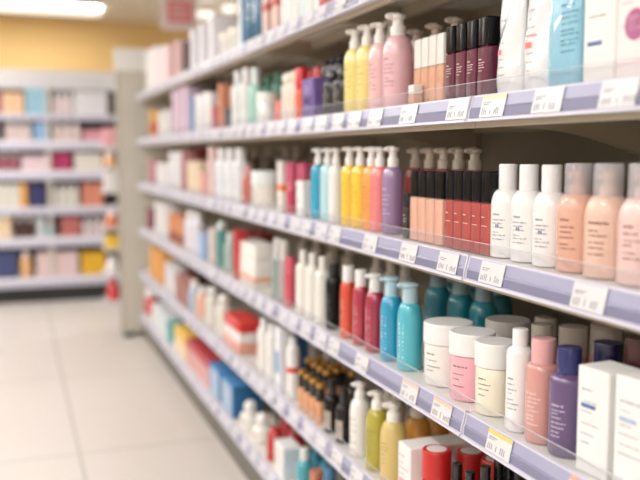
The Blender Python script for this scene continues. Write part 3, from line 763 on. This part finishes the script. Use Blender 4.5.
    # ---------------- fifth shelf
    fill(4, [
        (150, 'box', 'bright orange carton', 246, dict(w=.12, d=.09, col='#e8a860', rows=2), dict(n=2)),
        (165, 'box', 'small pale grey carton', 263, dict(w=.10, d=.07, col='#e2e0e4', rows=2), dict(n=2)),
        (176, 'box', 'reddish brown carton', 274, dict(w=.10, d=.06, col='#a8746c', rows=2), dict(n=2)),
        (188, 'cap', 'pale blue bottle with white cap', 280, dict(r=.034, col='#b2c2d6', cf=.25, rows=2), dict(n=1)),
        (196, 'cap', 'apricot bottle with white cap', 286, dict(r=.032, col='#ecb69c', cf=.2, rows=2), dict(n=1)),
        (205, 'ball', 'ivory bottle with large ball cap', 286, dict(r=.035, col='#e7e3da', ccol='#ecebe6', cap_r=.75, rows=4), dict(n=2, to=228)),
        (257.5, 'cap', 'white shampoo bottle with white cap', 318, dict(r=.0235, col='#f1eeea', cf=.15, cr=.55, rows=3), dict(n=2, to=274)),
        (275, 'box', 'white carton with blue emblem', 327, dict(w=.048, d=.05, col='#eef0f4', panel=('#7fa6d0', .28, .62), rows=3, ink='#6f98c8'), dict(n=1)),
        (286.5, 'cap', 'white bottle with red band', 338, dict(r=.0205, col='#f1efee', ccol='#ecebe8', cf=.12, cr=.6, rows=0, band=(.50, .60, '#d0443c')), dict(n=1)),
        (298, 'cap', 'peach bottle with black and gold cap', 370, dict(r=.0135, col='#e2a478', ccol='#17130f', ctop='#c9964a', cf=.42, cr=.97, sh=.003, rows=3, ink='#b97a50'), dict(n=4, to=322)),
        (324, 'cap', 'dark brown glass bottle with black cap', 379, dict(r=.0225, col='#160d0a', ccol='#0c0a09', cf=.3, cr=.5, label='#b8aca0', rows=0, sh=.02, coat=.2), dict(n=2, to=348)),
        (349.5, 'pump', 'white lotion bottle with white pump', 382.5, dict(r=.0265, col='#f1efec', pcol='#f1efec', style='wide', rows=5, seed=5), dict(n=1)),
        (365.5, 'pump', 'olive yellow oil bottle with white pump', 391.5, dict(r=.0285, col='#c8bb3c', pcol='#f1ece4', style='wide', liquid=True, rows=9, seed=6, ink='#6e5f20'), dict(n=1)),
        (380, 'pump', 'honey yellow oil bottle with white pump', 403, dict(r=.0305, col='#eed488', pcol='#f1ece4', style='wide', liquid=True, rows=6, seed=7, ink='#7e6830'), dict(n=1)),
    ], 399)
    D4 = DECK[4]
    y = along(397.5, XFS[4], D4 + .12); h = zat(440, XFS[4], y) - D4
    put('box', dict(w=.062, d=.20, H=round(h, 4), col='#f1edeb', ink='#e39a94', rows=6, seed=40, panel=('#e9a8a0', .30, .38)), (XFS[4] + .1, y - .034, D4 + .0004), 'deep white carton with coral print beside the honey yellow pump bottle')
    y2 = y - .098
    put('box', dict(w=.06, d=.19, H=round(h, 4), col='#f0ebe8', ink='#e39a94', rows=0), (.25, y2 - .0, D4 + .0004), 'deep white carton behind the red jars')
    def jar4(px, X, label, yt, r=.030):
        y = along(px, X, D4 + .1); put('jar', dict(r=r, H=round(zat(yt, X, y) - D4, 4), col='#b51c1b', lid='#bd201d', lf=.42, top='#e9dfdc', ink='#f4dcd8', seed=2), (X, y, D4 + .0004), label)
    jar4(436.5, .047, 'front red jar with silver disc on its lid', 449)
    jar4(470.5, .125, 'red jar with pale disc behind the black-capped bottles', 451)
    jar4(495, .135, 'red jar deeper on the fifth shelf behind black tubes', 459, .028)
    for px, X, yt, lab in ((457.5, .064, 463, 'small clear bottle with black cap beside the front red jar'), (470, .060, 471, 'shortest small bottle with black cap'), (485, .066, 466, 'small bottle with black cap at the aisle edge of fifth shelf')):
        y = along(px, X, D4 + .1); put('cap', dict(r=.0145, H=round(zat(yt, X, y) - D4, 4), col='#3a3436', ccol='#141416', cf=.3, cr=.68, sh=.01, rows=2, ink='#d8d0d0', coat=.9), (X, y, D4 + .0004), lab)
    row(4, 'gloss', 'black square tube', [502, 511, 521], .10, 464, dict(w=.024, d=.024, col='#1a1416', ccol='#141416', rows=0))
    row(4, 'cap', 'scarlet bottle', [514, 530], .15, 474, dict(r=.024, col='#b8261c', ccol='#c03024', rows=0))
    stand('pump', 'amber oil pump bottle right behind the honey yellow one', 417, .118, dict(r=.0315, col='#e6a23c', pcol='#e9dfd0', liquid=True, rows=0), 400, li=4)
    row(4, 'pump', 'amber orange oil bottle', [441, 462], .262, 403, dict(r=.032, col='#e09a34', pcol='#e6dccc', style='round', liquid=True, rows=0))
    row(4, 'pump', 'white pump bottle', [389, 397], .16, 386, dict(r=.022, col='#cfc6ba', pcol='#ddd6cc', style='round', rows=0))
    row(4, 'cap', 'gold-topped black-capped peach bottle', [309, 315, 321, 327], .092, 371, dict(r=.0135, col='#c98e66', ccol='#17130f', ctop='#c9964a', cf=.42, cr=.97, sh=.003, rows=0))
    row(4, 'cap', 'gold-topped black-capped bottle', [319, 325, 331, 337], .128, 369, dict(r=.0135, col='#a87452', ccol='#17130f', ctop='#c9964a', cf=.42, cr=.97, sh=.003, rows=0), where='in third line')
    row(4, 'cap', 'black-capped amber bottle', [338, 345, 352], .155, 372, dict(r=.018, col='#2c1c16', ccol='#15110f', ctop='#c9964a', cf=.42, cr=.6, rows=0), where='in last line')
    row(4, 'box', 'deep blue carton', [297], .10, 331, dict(w=.05, d=.06, col='#2f6da0', rows=0))
    row(4, 'cap', 'grey white bottle', [307, 318, 330], .19, 336, dict(r=.026, col='#c9c2b8', ccol='#d0cac2', cf=.3, rows=0), where='near back panel')
    row(4, 'box', 'chocolate brown carton', [190, 199], .2, 262, dict(w=.12, d=.06, col='#5c2326', rows=0))
    for k in range(3):
        yb = along(243.5, .065, D4 + .05)
        put('box', dict(w=.25, d=.10, H=.04, col=['#e3a08e', '#ece3e2', '#c8302c'][k], rows=1, ink='#f0e0dc', seed=50 + k, top=[None, None, '#cf3a34'][k]),
            (.064 + .002 * k, yb, D4 + 0.0004 + k * .0404), ['flat salmon carton lowest of the stack on the fifth shelf', 'flat whitish carton in the middle of the stack under a red one', 'flat red carton topmost of the stack on the fifth shelf'][k])
    # ---------------- bottom shelf
    fill(5, [
        (141, 'cap', 'red bottle with large white cap', 287, dict(r=.045, col='#cf4450', ccol='#efe8e8', cf=.35, cr=.95, rows=0), dict(n=1)),
        (152, 'box', 'white carton with pale blue side', 304, dict(w=.12, d=.08, col='#e9ecec', side='#cfe2e8', rows=2), dict(n=3)),
        (167, 'box', 'teal carton', 323, dict(w=.08, d=.06, col='#62b0b2', rows=0), dict(n=1)),
        (174, 'box', 'sunny yellow carton with white foot', 327, dict(w=.12, d=.08, col='#f0cc66', panel=('#efe8e0', .0, .6), rows=1), dict(n=2)),
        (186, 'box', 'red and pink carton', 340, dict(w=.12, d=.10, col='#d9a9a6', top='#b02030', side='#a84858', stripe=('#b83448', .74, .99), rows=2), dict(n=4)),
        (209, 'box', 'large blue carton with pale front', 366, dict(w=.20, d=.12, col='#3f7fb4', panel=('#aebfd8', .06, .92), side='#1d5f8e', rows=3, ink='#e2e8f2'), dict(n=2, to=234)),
        (239.5, 'ball', 'white bottle with big rounded cap', 400, dict(r=.041, col='#efece6', ccol='#f1efec', cap_r=.62, rows=4, ink='#d8a890'), dict(n=2, to=264)),
        (266.5, 'cap', 'cherry red bottle with rounded shoulder', 428, dict(r=.029, col='#b51f24', ccol='#bd262b', cf=.07, cr=.55, sh=.028, rows=0), dict(n=1, to=274)),
        (274, 'box', 'white carton with blue side panel', 443, dict(w=.10, d=.06, col='#eeecec', side='#cfe0ea', rows=5, ink='#c4a8a0', top='#f2f2f4'), dict(n=1)),
        (296.5, 'cap', 'teal bottle with white cap', 448, dict(r=.024, col='#3fa3b2', ccol='#e6ece8', cf=.25, cr=.55, rows=0), dict(n=1, to=306)),
        (309, 'cap', 'bottle with shiny copper cap', 470, dict(r=.021, col='#e9c7be', ccol='#b9755a', cf=.3, cr=.92, sh=.004, rows=0), dict(n=1, to=322)),
        (322, 'cap', 'navy bottle with blue cap', 467, dict(r=.022, col='#2c5878', ccol='#3c6f92', cf=.3, cr=.8, rows=0), dict(n=1, to=336)),
    ], 330)
    row(5, 'cap', 'deep red bottle', [288, 297], .14, 426, dict(r=.032, col='#a8181c', ccol='#b02024', cf=.08, rows=0))
    row(5, 'cap', 'grey capped bottle', [272], .13, 415, dict(r=.028, col='#cfc8be', ccol='#c8c0b6', cf=.3, cr=.6, rows=0))
    row(5, 'cap', 'steel blue bottle', [316, 328], .13, 455, dict(r=.026, col='#2f86a4', ccol='#4f96ae', cf=.2, rows=0))


# ------------------------------------------------------------------ build
room(); shelves(); products()
def surround():
    # end panel of the gondola
    y = 5.575; topz = zat(48, -0.1, y)
    root = link('gondola_end_panel', None, None, (0.18, y, 0)); tag(root, 'tall beige end panel closing the far end of the long gondola', 'end panel')
    lo, hi = -1, .5
    for _ in range(40):
        m = (lo + hi) / 2
        if proj(m, y, 1.2)[0] < 118: lo = m
        else: hi = m
    L = lo - .18
    b = MB(); b.box(L, .30, 0, .03, 0.03, topz - .14, mat('#cfc9bc', .5, kind='paint')); b.box(L - .004, L + .02, -.004, 0.034, .03, topz - .14, mat('#c4beb0', .5, kind='paint')); link('panel', b.mesh('panel'), root)
    h = MB(); h.box(L - .01, .30, -.008, .038, topz - .14, topz, mat('#f6f5f0', .5, kind='paint')); link('header_cap', h.mesh('header_cap'), root)
    f = MB(); f.box(L + .01, L + .08, -.012, .042, 0, .03, mat('#26332c', .6)); link('foot', f.mesh('foot'), root)
    f = MB(); f.box(.20, .28, -.012, .042, 0, .03, mat('#26332c', .6)); link('foot', f.mesh('foot'), root)
    # end-cap rack behind that panel, its goods show past the panel's edge
    ey = y + .05; X0 = lo - .085
    root = link('endcap_rack', None, None, (0, ey, 0)); tag(root, 'narrow end-cap rack standing behind the beige end panel', 'rack')
    p = MB(); p.box(lo + .03, .24, .0, .02, 0, 1.75, mat('#cdc7bb', .5, kind='paint')); link('back_panel', p.mesh('back_panel'), root)
    def zz(py): return zat(py, X0 + .04, ey + .1)
    rows_ = [(145, '#e3a9ae', 124, 'pink'), (166, '#e8b48a', 146, 'orange'), (190, '#efeaea', 168, 'white'), (226, '#d9805e', 206, 'terracotta'), (247, '#ecc542', 231, 'yellow'), (271, '#efe9e8', 252, 'ivory'), (299, '#c83a3e', 274, 'red')]
    names = ['topmost', 'second from the top', 'third from the top', 'fourth from the top', 'fifth from the top', 'sixth from the top', 'lowest']
    for k, (yb, col, yt, cn) in enumerate(rows_):
        z = zz(yb)
        s = MB(); s.box(X0 - .0, .24, .02, .26, z - .02, z - .006, mat('#d8d4d6', .4)); link('rack_shelf', s.mesh('rack_shelf'), root)
        H = min(zz(yt) - z - .02, .19)
        for q in range(2):
            kind, par = ('cap', dict(r=.042, col=col, ccol='#eee4e0' if k % 2 else col, cf=.3, rows=0)) if k in (1, 3, 5, 6) else ('box', dict(w=.085, d=.085, col=col, rows=2))
            par = dict(par, H=round(H, 3))
            put(kind, par, (X0 + .05 + q * .1, ey + .10, z - .0056), f'{cn} pack on the end-cap rack, {names[k]}, ' + ('at the outer edge' if q == 0 else 'next to the outer one'))
    # cross gondola at the far end
    YB = 7.15
    def X_at(px, z=1.0):
        lo, hi = -6, 3
        for _ in range(40):
            m = (lo + hi) / 2
            if proj(m, YB, z)[0] < px: lo = m
            else: hi = m
        return lo
    def Z(py, X=-.6): return zat(py, X, YB)
    lips = [(113, 120), (139, 150), (169, 180), (206, 215), (236, 247), (276, 287)]
    root = link('wall_gondola', None, None, (-1.2, YB, 0)); tag(root, 'wide cross gondola at the end of the aisle with white rails', 'shelving')
    xa, xb = -3.2 + 1.2, .85 + 1.2
    bp = MB(); bp.box(xa, xb, .42, .44, .05, Z(66), mat('#6e6258', .6, kind='paint')); link('back_panel', bp.mesh('back_panel'), root)
    hd = MB(); hd.box(xa, xb, .30, .42, Z(86), Z(66), mat('#f1f0f2', .5, kind='paint')); link('header_board', hd.mesh('header_board'), root)
    kk = MB(); kk.box(xa, xb, .004, .03, 0, Z(287), mat('#161618', .6)); link('kick_plate', kk.mesh('kick_plate'), root)
    for a, bb in lips:
        z1, z0 = Z(a), Z(bb)
        s = MB(); s.box(xa, xb, .012, .42, z1 - .016, z1 - .012, mat('#e4e0de', .4)); link('shelf_board', s.mesh('shelf_board'), root)
        r = MB(); r.box(xa, xb, .0, .012, z0, z1 - .01, mat('#e2e0ea', .35)); r.box(xa, xb, -.001, .0, z0 + .012, z0 + .035, mat('#b9b8d0', .3)); link('price_rail', r.mesh('price_rail'), root)
    for x in (xa, xa + 1.35, xa + 2.7, xb - .03):
        u = MB(); u.box(x, x + .03, .005, .42, 0, Z(86), mat('#c9c4ba', .5)); link('upright', u.mesh('upright'), root)
    # goods on it: (from px, to px, colour, top y, kind)
    T = [
        [(-40, 3, '#a0686c', 94, 'box'), (3, 24, '#e9bf98', 93, 'box'), (26, 49, '#98c4d8', 88, 'box'), (51, 74, '#efdfe0', 92, 'cap'), (75, 108, '#ecebf0', 92, 'box')],
        [(-40, 4, '#5a4a4c', 124, 'box'), (6, 32, '#e9d6d2', 121, 'cap'), (34, 48, '#8fb6dc', 122, 'box'), (53, 82, '#ead7d3', 122, 'cap'), (84, 106, '#e5a3b2', 130, 'box')],
        [(-40, 20, '#9c5866', 153, 'cap'), (22, 48, '#ead2d8', 156, 'box'), (50, 72, '#a82c5c', 153, 'box'), (75, 103, '#ebe7dc', 153, 'box')],
        [(-40, 20, '#dfdcd2', 184, 'box'), (20, 28, '#dda45c', 182, 'box'), (30, 46, '#2c2c5e', 184, 'box'), (48, 80, '#e5e2da', 184, 'cap'), (83, 104, '#d58a72', 183, 'box')],
        [(-40, 12, '#ecd3b0', 216, 'box'), (15, 35, '#4a2a2c', 217, 'cap'), (37, 45, '#d6dce0', 217, 'box'), (46, 56, '#86bcd2', 222, 'cap'), (61, 81, '#b86a68', 217, 'box'), (83, 106, '#e6d6da', 217, 'cap')],
        [(-40, 18, '#3c4672', 252, 'box'), (20, 33, '#dfae7a', 251, 'cap'), (37, 79, '#e8cfcf', 252, 'box'), (82, 106, '#e9b62e', 252, 'box')],
    ]
    CN = {'#a0686c': 'mauve', '#e9bf98': 'apricot', '#98c4d8': 'sky blue', '#efdfe0': 'blush white', '#ecebf0': 'cool white', '#5a4a4c': 'dark brown', '#e9d6d2': 'pale pink',
          '#8fb6dc': 'light blue', '#ead7d3': 'pinkish white', '#e5a3b2': 'rose pink', '#9c5866': 'plum', '#ead2d8': 'baby pink', '#a82c5c': 'magenta', '#ebe7dc': 'ivory',
          '#dfdcd2': 'off-white', '#dda45c': 'ochre', '#2c2c5e': 'navy', '#e5e2da': 'cream white', '#d58a72': 'terracotta', '#ecd3b0': 'sand', '#4a2a2c': 'dark maroon',
          '#d6dce0': 'silver grey', '#86bcd2': 'aqua blue', '#b86a68': 'brick red', '#e6d6da': 'pearl pink', '#3c4672': 'indigo', '#dfae7a': 'caramel', '#e8cfcf': 'soft pink', '#e9b62e': 'golden yellow'}
    rn = ['top', 'second', 'third', 'fourth', 'fifth', 'bottom']
    for ri, groups in enumerate(T):
        zd = Z(lips[ri][0]) - .0116
        for (pa, pb, col, yt, kind) in groups:
            A, B = X_at(pa, zd), X_at(pb, zd); n = max(1, round((B - A) / .068)); w = (B - A) / n
            H = zat(yt, (A + B) / 2, YB + .05) - zd
            thing = 'carton' if kind == 'box' else 'bottle'
            for q in range(n):
                x = A + (q + .5) * w
                par = dict(w=round(w - .004, 3), d=.06, col=col, rows=3, seed=ri) if kind == 'box' else dict(r=round(w / 2 - .002, 3), col=col, ccol='#eeeaea', cf=.22, rows=0)
                par['H'] = round(min(H, .25), 3)
                lab = f'{CN[col]} {thing} on {rn[ri]} tier of cross gondola' + (f', {ORD[q]} of {NUM[n]} from left' if n > 1 else '')
                if len(lab.split()) > 16: print('LONG', lab)
                put(kind, par, (x, YB + .06, zd + .0004), lab, f'{CN[col]} {thing}s on the {rn[ri]} tier of the cross gondola' if n > 1 else None, rz=PI / 2)
    # hanging sign above the far part of the long gondola
    ys = 6.45
    def xs(px):
        lo, hi = -4, 4
        for _ in range(40):
            m = (lo + hi) / 2
            if proj(m, ys, 2.3)[0] < px: lo = m
            else: hi = m
        return lo
    x0, x1 = xs(161), xs(197); z0 = zat(29, x0, ys); z1 = z0 + .27
    root = link('hanging_sign', None, None, ((x0 + x1) / 2, ys, z0)); tag(root, 'pale pink hanging sign with red framed panel below the ceiling', 'sign')
    w = (x1 - x0) / 2
    s = MB(); s.box(-w, w, 0, .02, 0, z1 - z0, mat('#fbecea', .5)); link('sign_board', s.mesh('sign_board'), root)
    rz0, rz1 = .055, .215; rp = MB()
    rp.box(-w * .62, w * .72, -.002, 0, rz0, rz1, mat('#f0646e', .5)); rp.box(-w * .50, w * .60, -.003, -.002, rz0 + .016, rz1 - .016, mat('#f59ca0', .5))
    rnd = random.Random(3)
    for r_ in range(3):
        for (a, b_, q) in glyphs(rnd, 0, w * .9, .022): rp.box(-w * .42 + a, -w * .42 + b_, -.004, -.003, rz0 + .03 + r_ * .04, rz0 + .03 + r_ * .04 + .022 * q, mat('#f6dcd8', .5))
    link('red_panel', rp.mesh('red_panel'), root)
    for sx_ in (-.8, .8):
        r_ = MB(); r_.lathe([(.003, z1 - z0), (.003, CEIL - z0)], mat('#d8d8d8', .4, metal=.6), 8, cx=w * sx_, cy=.01); link('hanging_rod', r_.mesh('hanging_rod'), root)

EXPOSURE = -2.0
def fixture(x, y, lx, ly, label, z=None, power=0, group=None, drop=0.2):
    z = z or CEIL - drop
    root = link('ceiling_light', None, None, (x, y, z)); tag(root, label, 'ceiling light', group)
    h = MB(); h.box(-lx / 2 - .006, lx / 2 + .006, -ly / 2 - .006, ly / 2 + .006, .03, .045, mat('#ebe8e2', .5, kind='paint'))
    for sx in (-1, 1):
        if lx > ly: h.lathe([(.004, .045), (.004, CEIL - z)], mat('#d8d8d8', .4), 8, cx=sx * lx * .4)
        else: h.lathe([(.004, .045), (.004, CEIL - z)], mat('#d8d8d8', .4), 8, cy=sx * ly * .4); link('housing', h.mesh('housing'), root)
    g = MB(); g.box(-lx / 2, lx / 2, -ly / 2, ly / 2, -.012, .035, mat('#fff8ee', .5, kind='glow'), .03 if min(lx, ly) > .09 else .02); link('diffuser', g.mesh('diffuser'), root)
    if power:
        l = bpy.data.lights.new('tube_light', 'AREA'); l.shape = 'RECTANGLE'; l.size = lx; l.size_y = ly; l.energy = power; l.color = (1.0, .98, .955)
        o = bpy.data.objects.new('tube_light', l); C.objects.link(o); o.location = (x, y, z - .02)
        u = bpy.data.lights.new('added_uplight', 'AREA'); u.shape = 'RECTANGLE'; u.size = lx; u.size_y = ly; u.energy = power * 1.3; u.color = l.color  # upward lamp added above each housing to brighten the ceiling
        q = bpy.data.objects.new('added_uplight', u); C.objects.link(q); q.location = (x, y, z + .046); q.rotation_euler = (PI, 0, 0)
def lights():
    def xa(px, y, z):
        lo, hi = -6, 6
        for _ in range(40):
            m = (lo + hi) / 2
            if proj(m, y, z)[0] < px: lo = m
            else: hi = m
        return lo
    # fixtures seen at the far end
    y = 8.35
    z = zat(6.5, -1.2, y); a = xa(-70, y, z); b = xa(101, y, z)
    fixture((a + b) / 2, y, b - a, .16, 'long white light fixture over the cross gondola', z, 60)
    for p0, p1, py, yy, lab in ((191, 214, 13, 7.7, 'short bright light beside the hanging sign'), (222, 236, 6.5, 7.2, 'smaller bright light above the long gondola')):
        z = zat(py, .4, yy); a = xa(p0, yy, z); b = xa(p1, yy, z); fixture((a + b) / 2, yy, b - a, .12, lab, min(z, CEIL - .05), 0)
    # rows of fixtures along the aisles
    for k, y in enumerate((-1.6, 0.4, 2.4, 4.4)):
        fixture(-1.5, y, .10, 1.3, f'long white light over the aisle, {ORD[k]} from the entrance', power=85)
        fixture(-3.4, y, .16, 1.3, f'long white light over the neighbouring aisle, {ORD[k]} from the entrance', power=75)
    fixture(-1.5, 6.2, .16, 1.0, 'long white light over the aisle end', power=110)
    fixture(1.9, 6.9, .16, 1.3, 'hidden white light added beyond the long gondola to brighten the far wall', power=110)  # added lamp, hidden behind the gondola, lifts the dim yellow wall
    fixture(-3.4, 6.6, .16, 1.3, 'unseen white light added over the neighbouring aisle to brighten the far wall', power=70)  # added lamp out of view, more light for the far wall
    w = bpy.data.worlds.new('store'); bpy.context.scene.world = w; w.use_nodes = True
    bg = w.node_tree.nodes['Background']; bg.inputs[0].default_value = (1, .985, .97, 1); bg.inputs[1].default_value = 1.0
surround(); lights()


cam = bpy.data.cameras.new('camera'); co = bpy.data.objects.new('camera', cam); C.objects.link(co)
co.location = EYE; co.rotation_euler = (PI / 2 - PITCH, 0, -YAW)
cam.sensor_width = 36; cam.lens = F / 640 * 36; cam.clip_start = 0.05; cam.clip_end = 60
cam.dof.use_dof = True; cam.dof.focus_distance = 1.52; cam.dof.aperture_fstop = 1.95; cam.dof.aperture_blades = 0
sc = bpy.context.scene; sc.camera = co
vs_ = sc.view_settings; vs_.view_transform = 'Standard'; vs_.look = 'None'; vs_.gamma = 1; vs_.use_curve_mapping = False; vs_.exposure = EXPOSURE
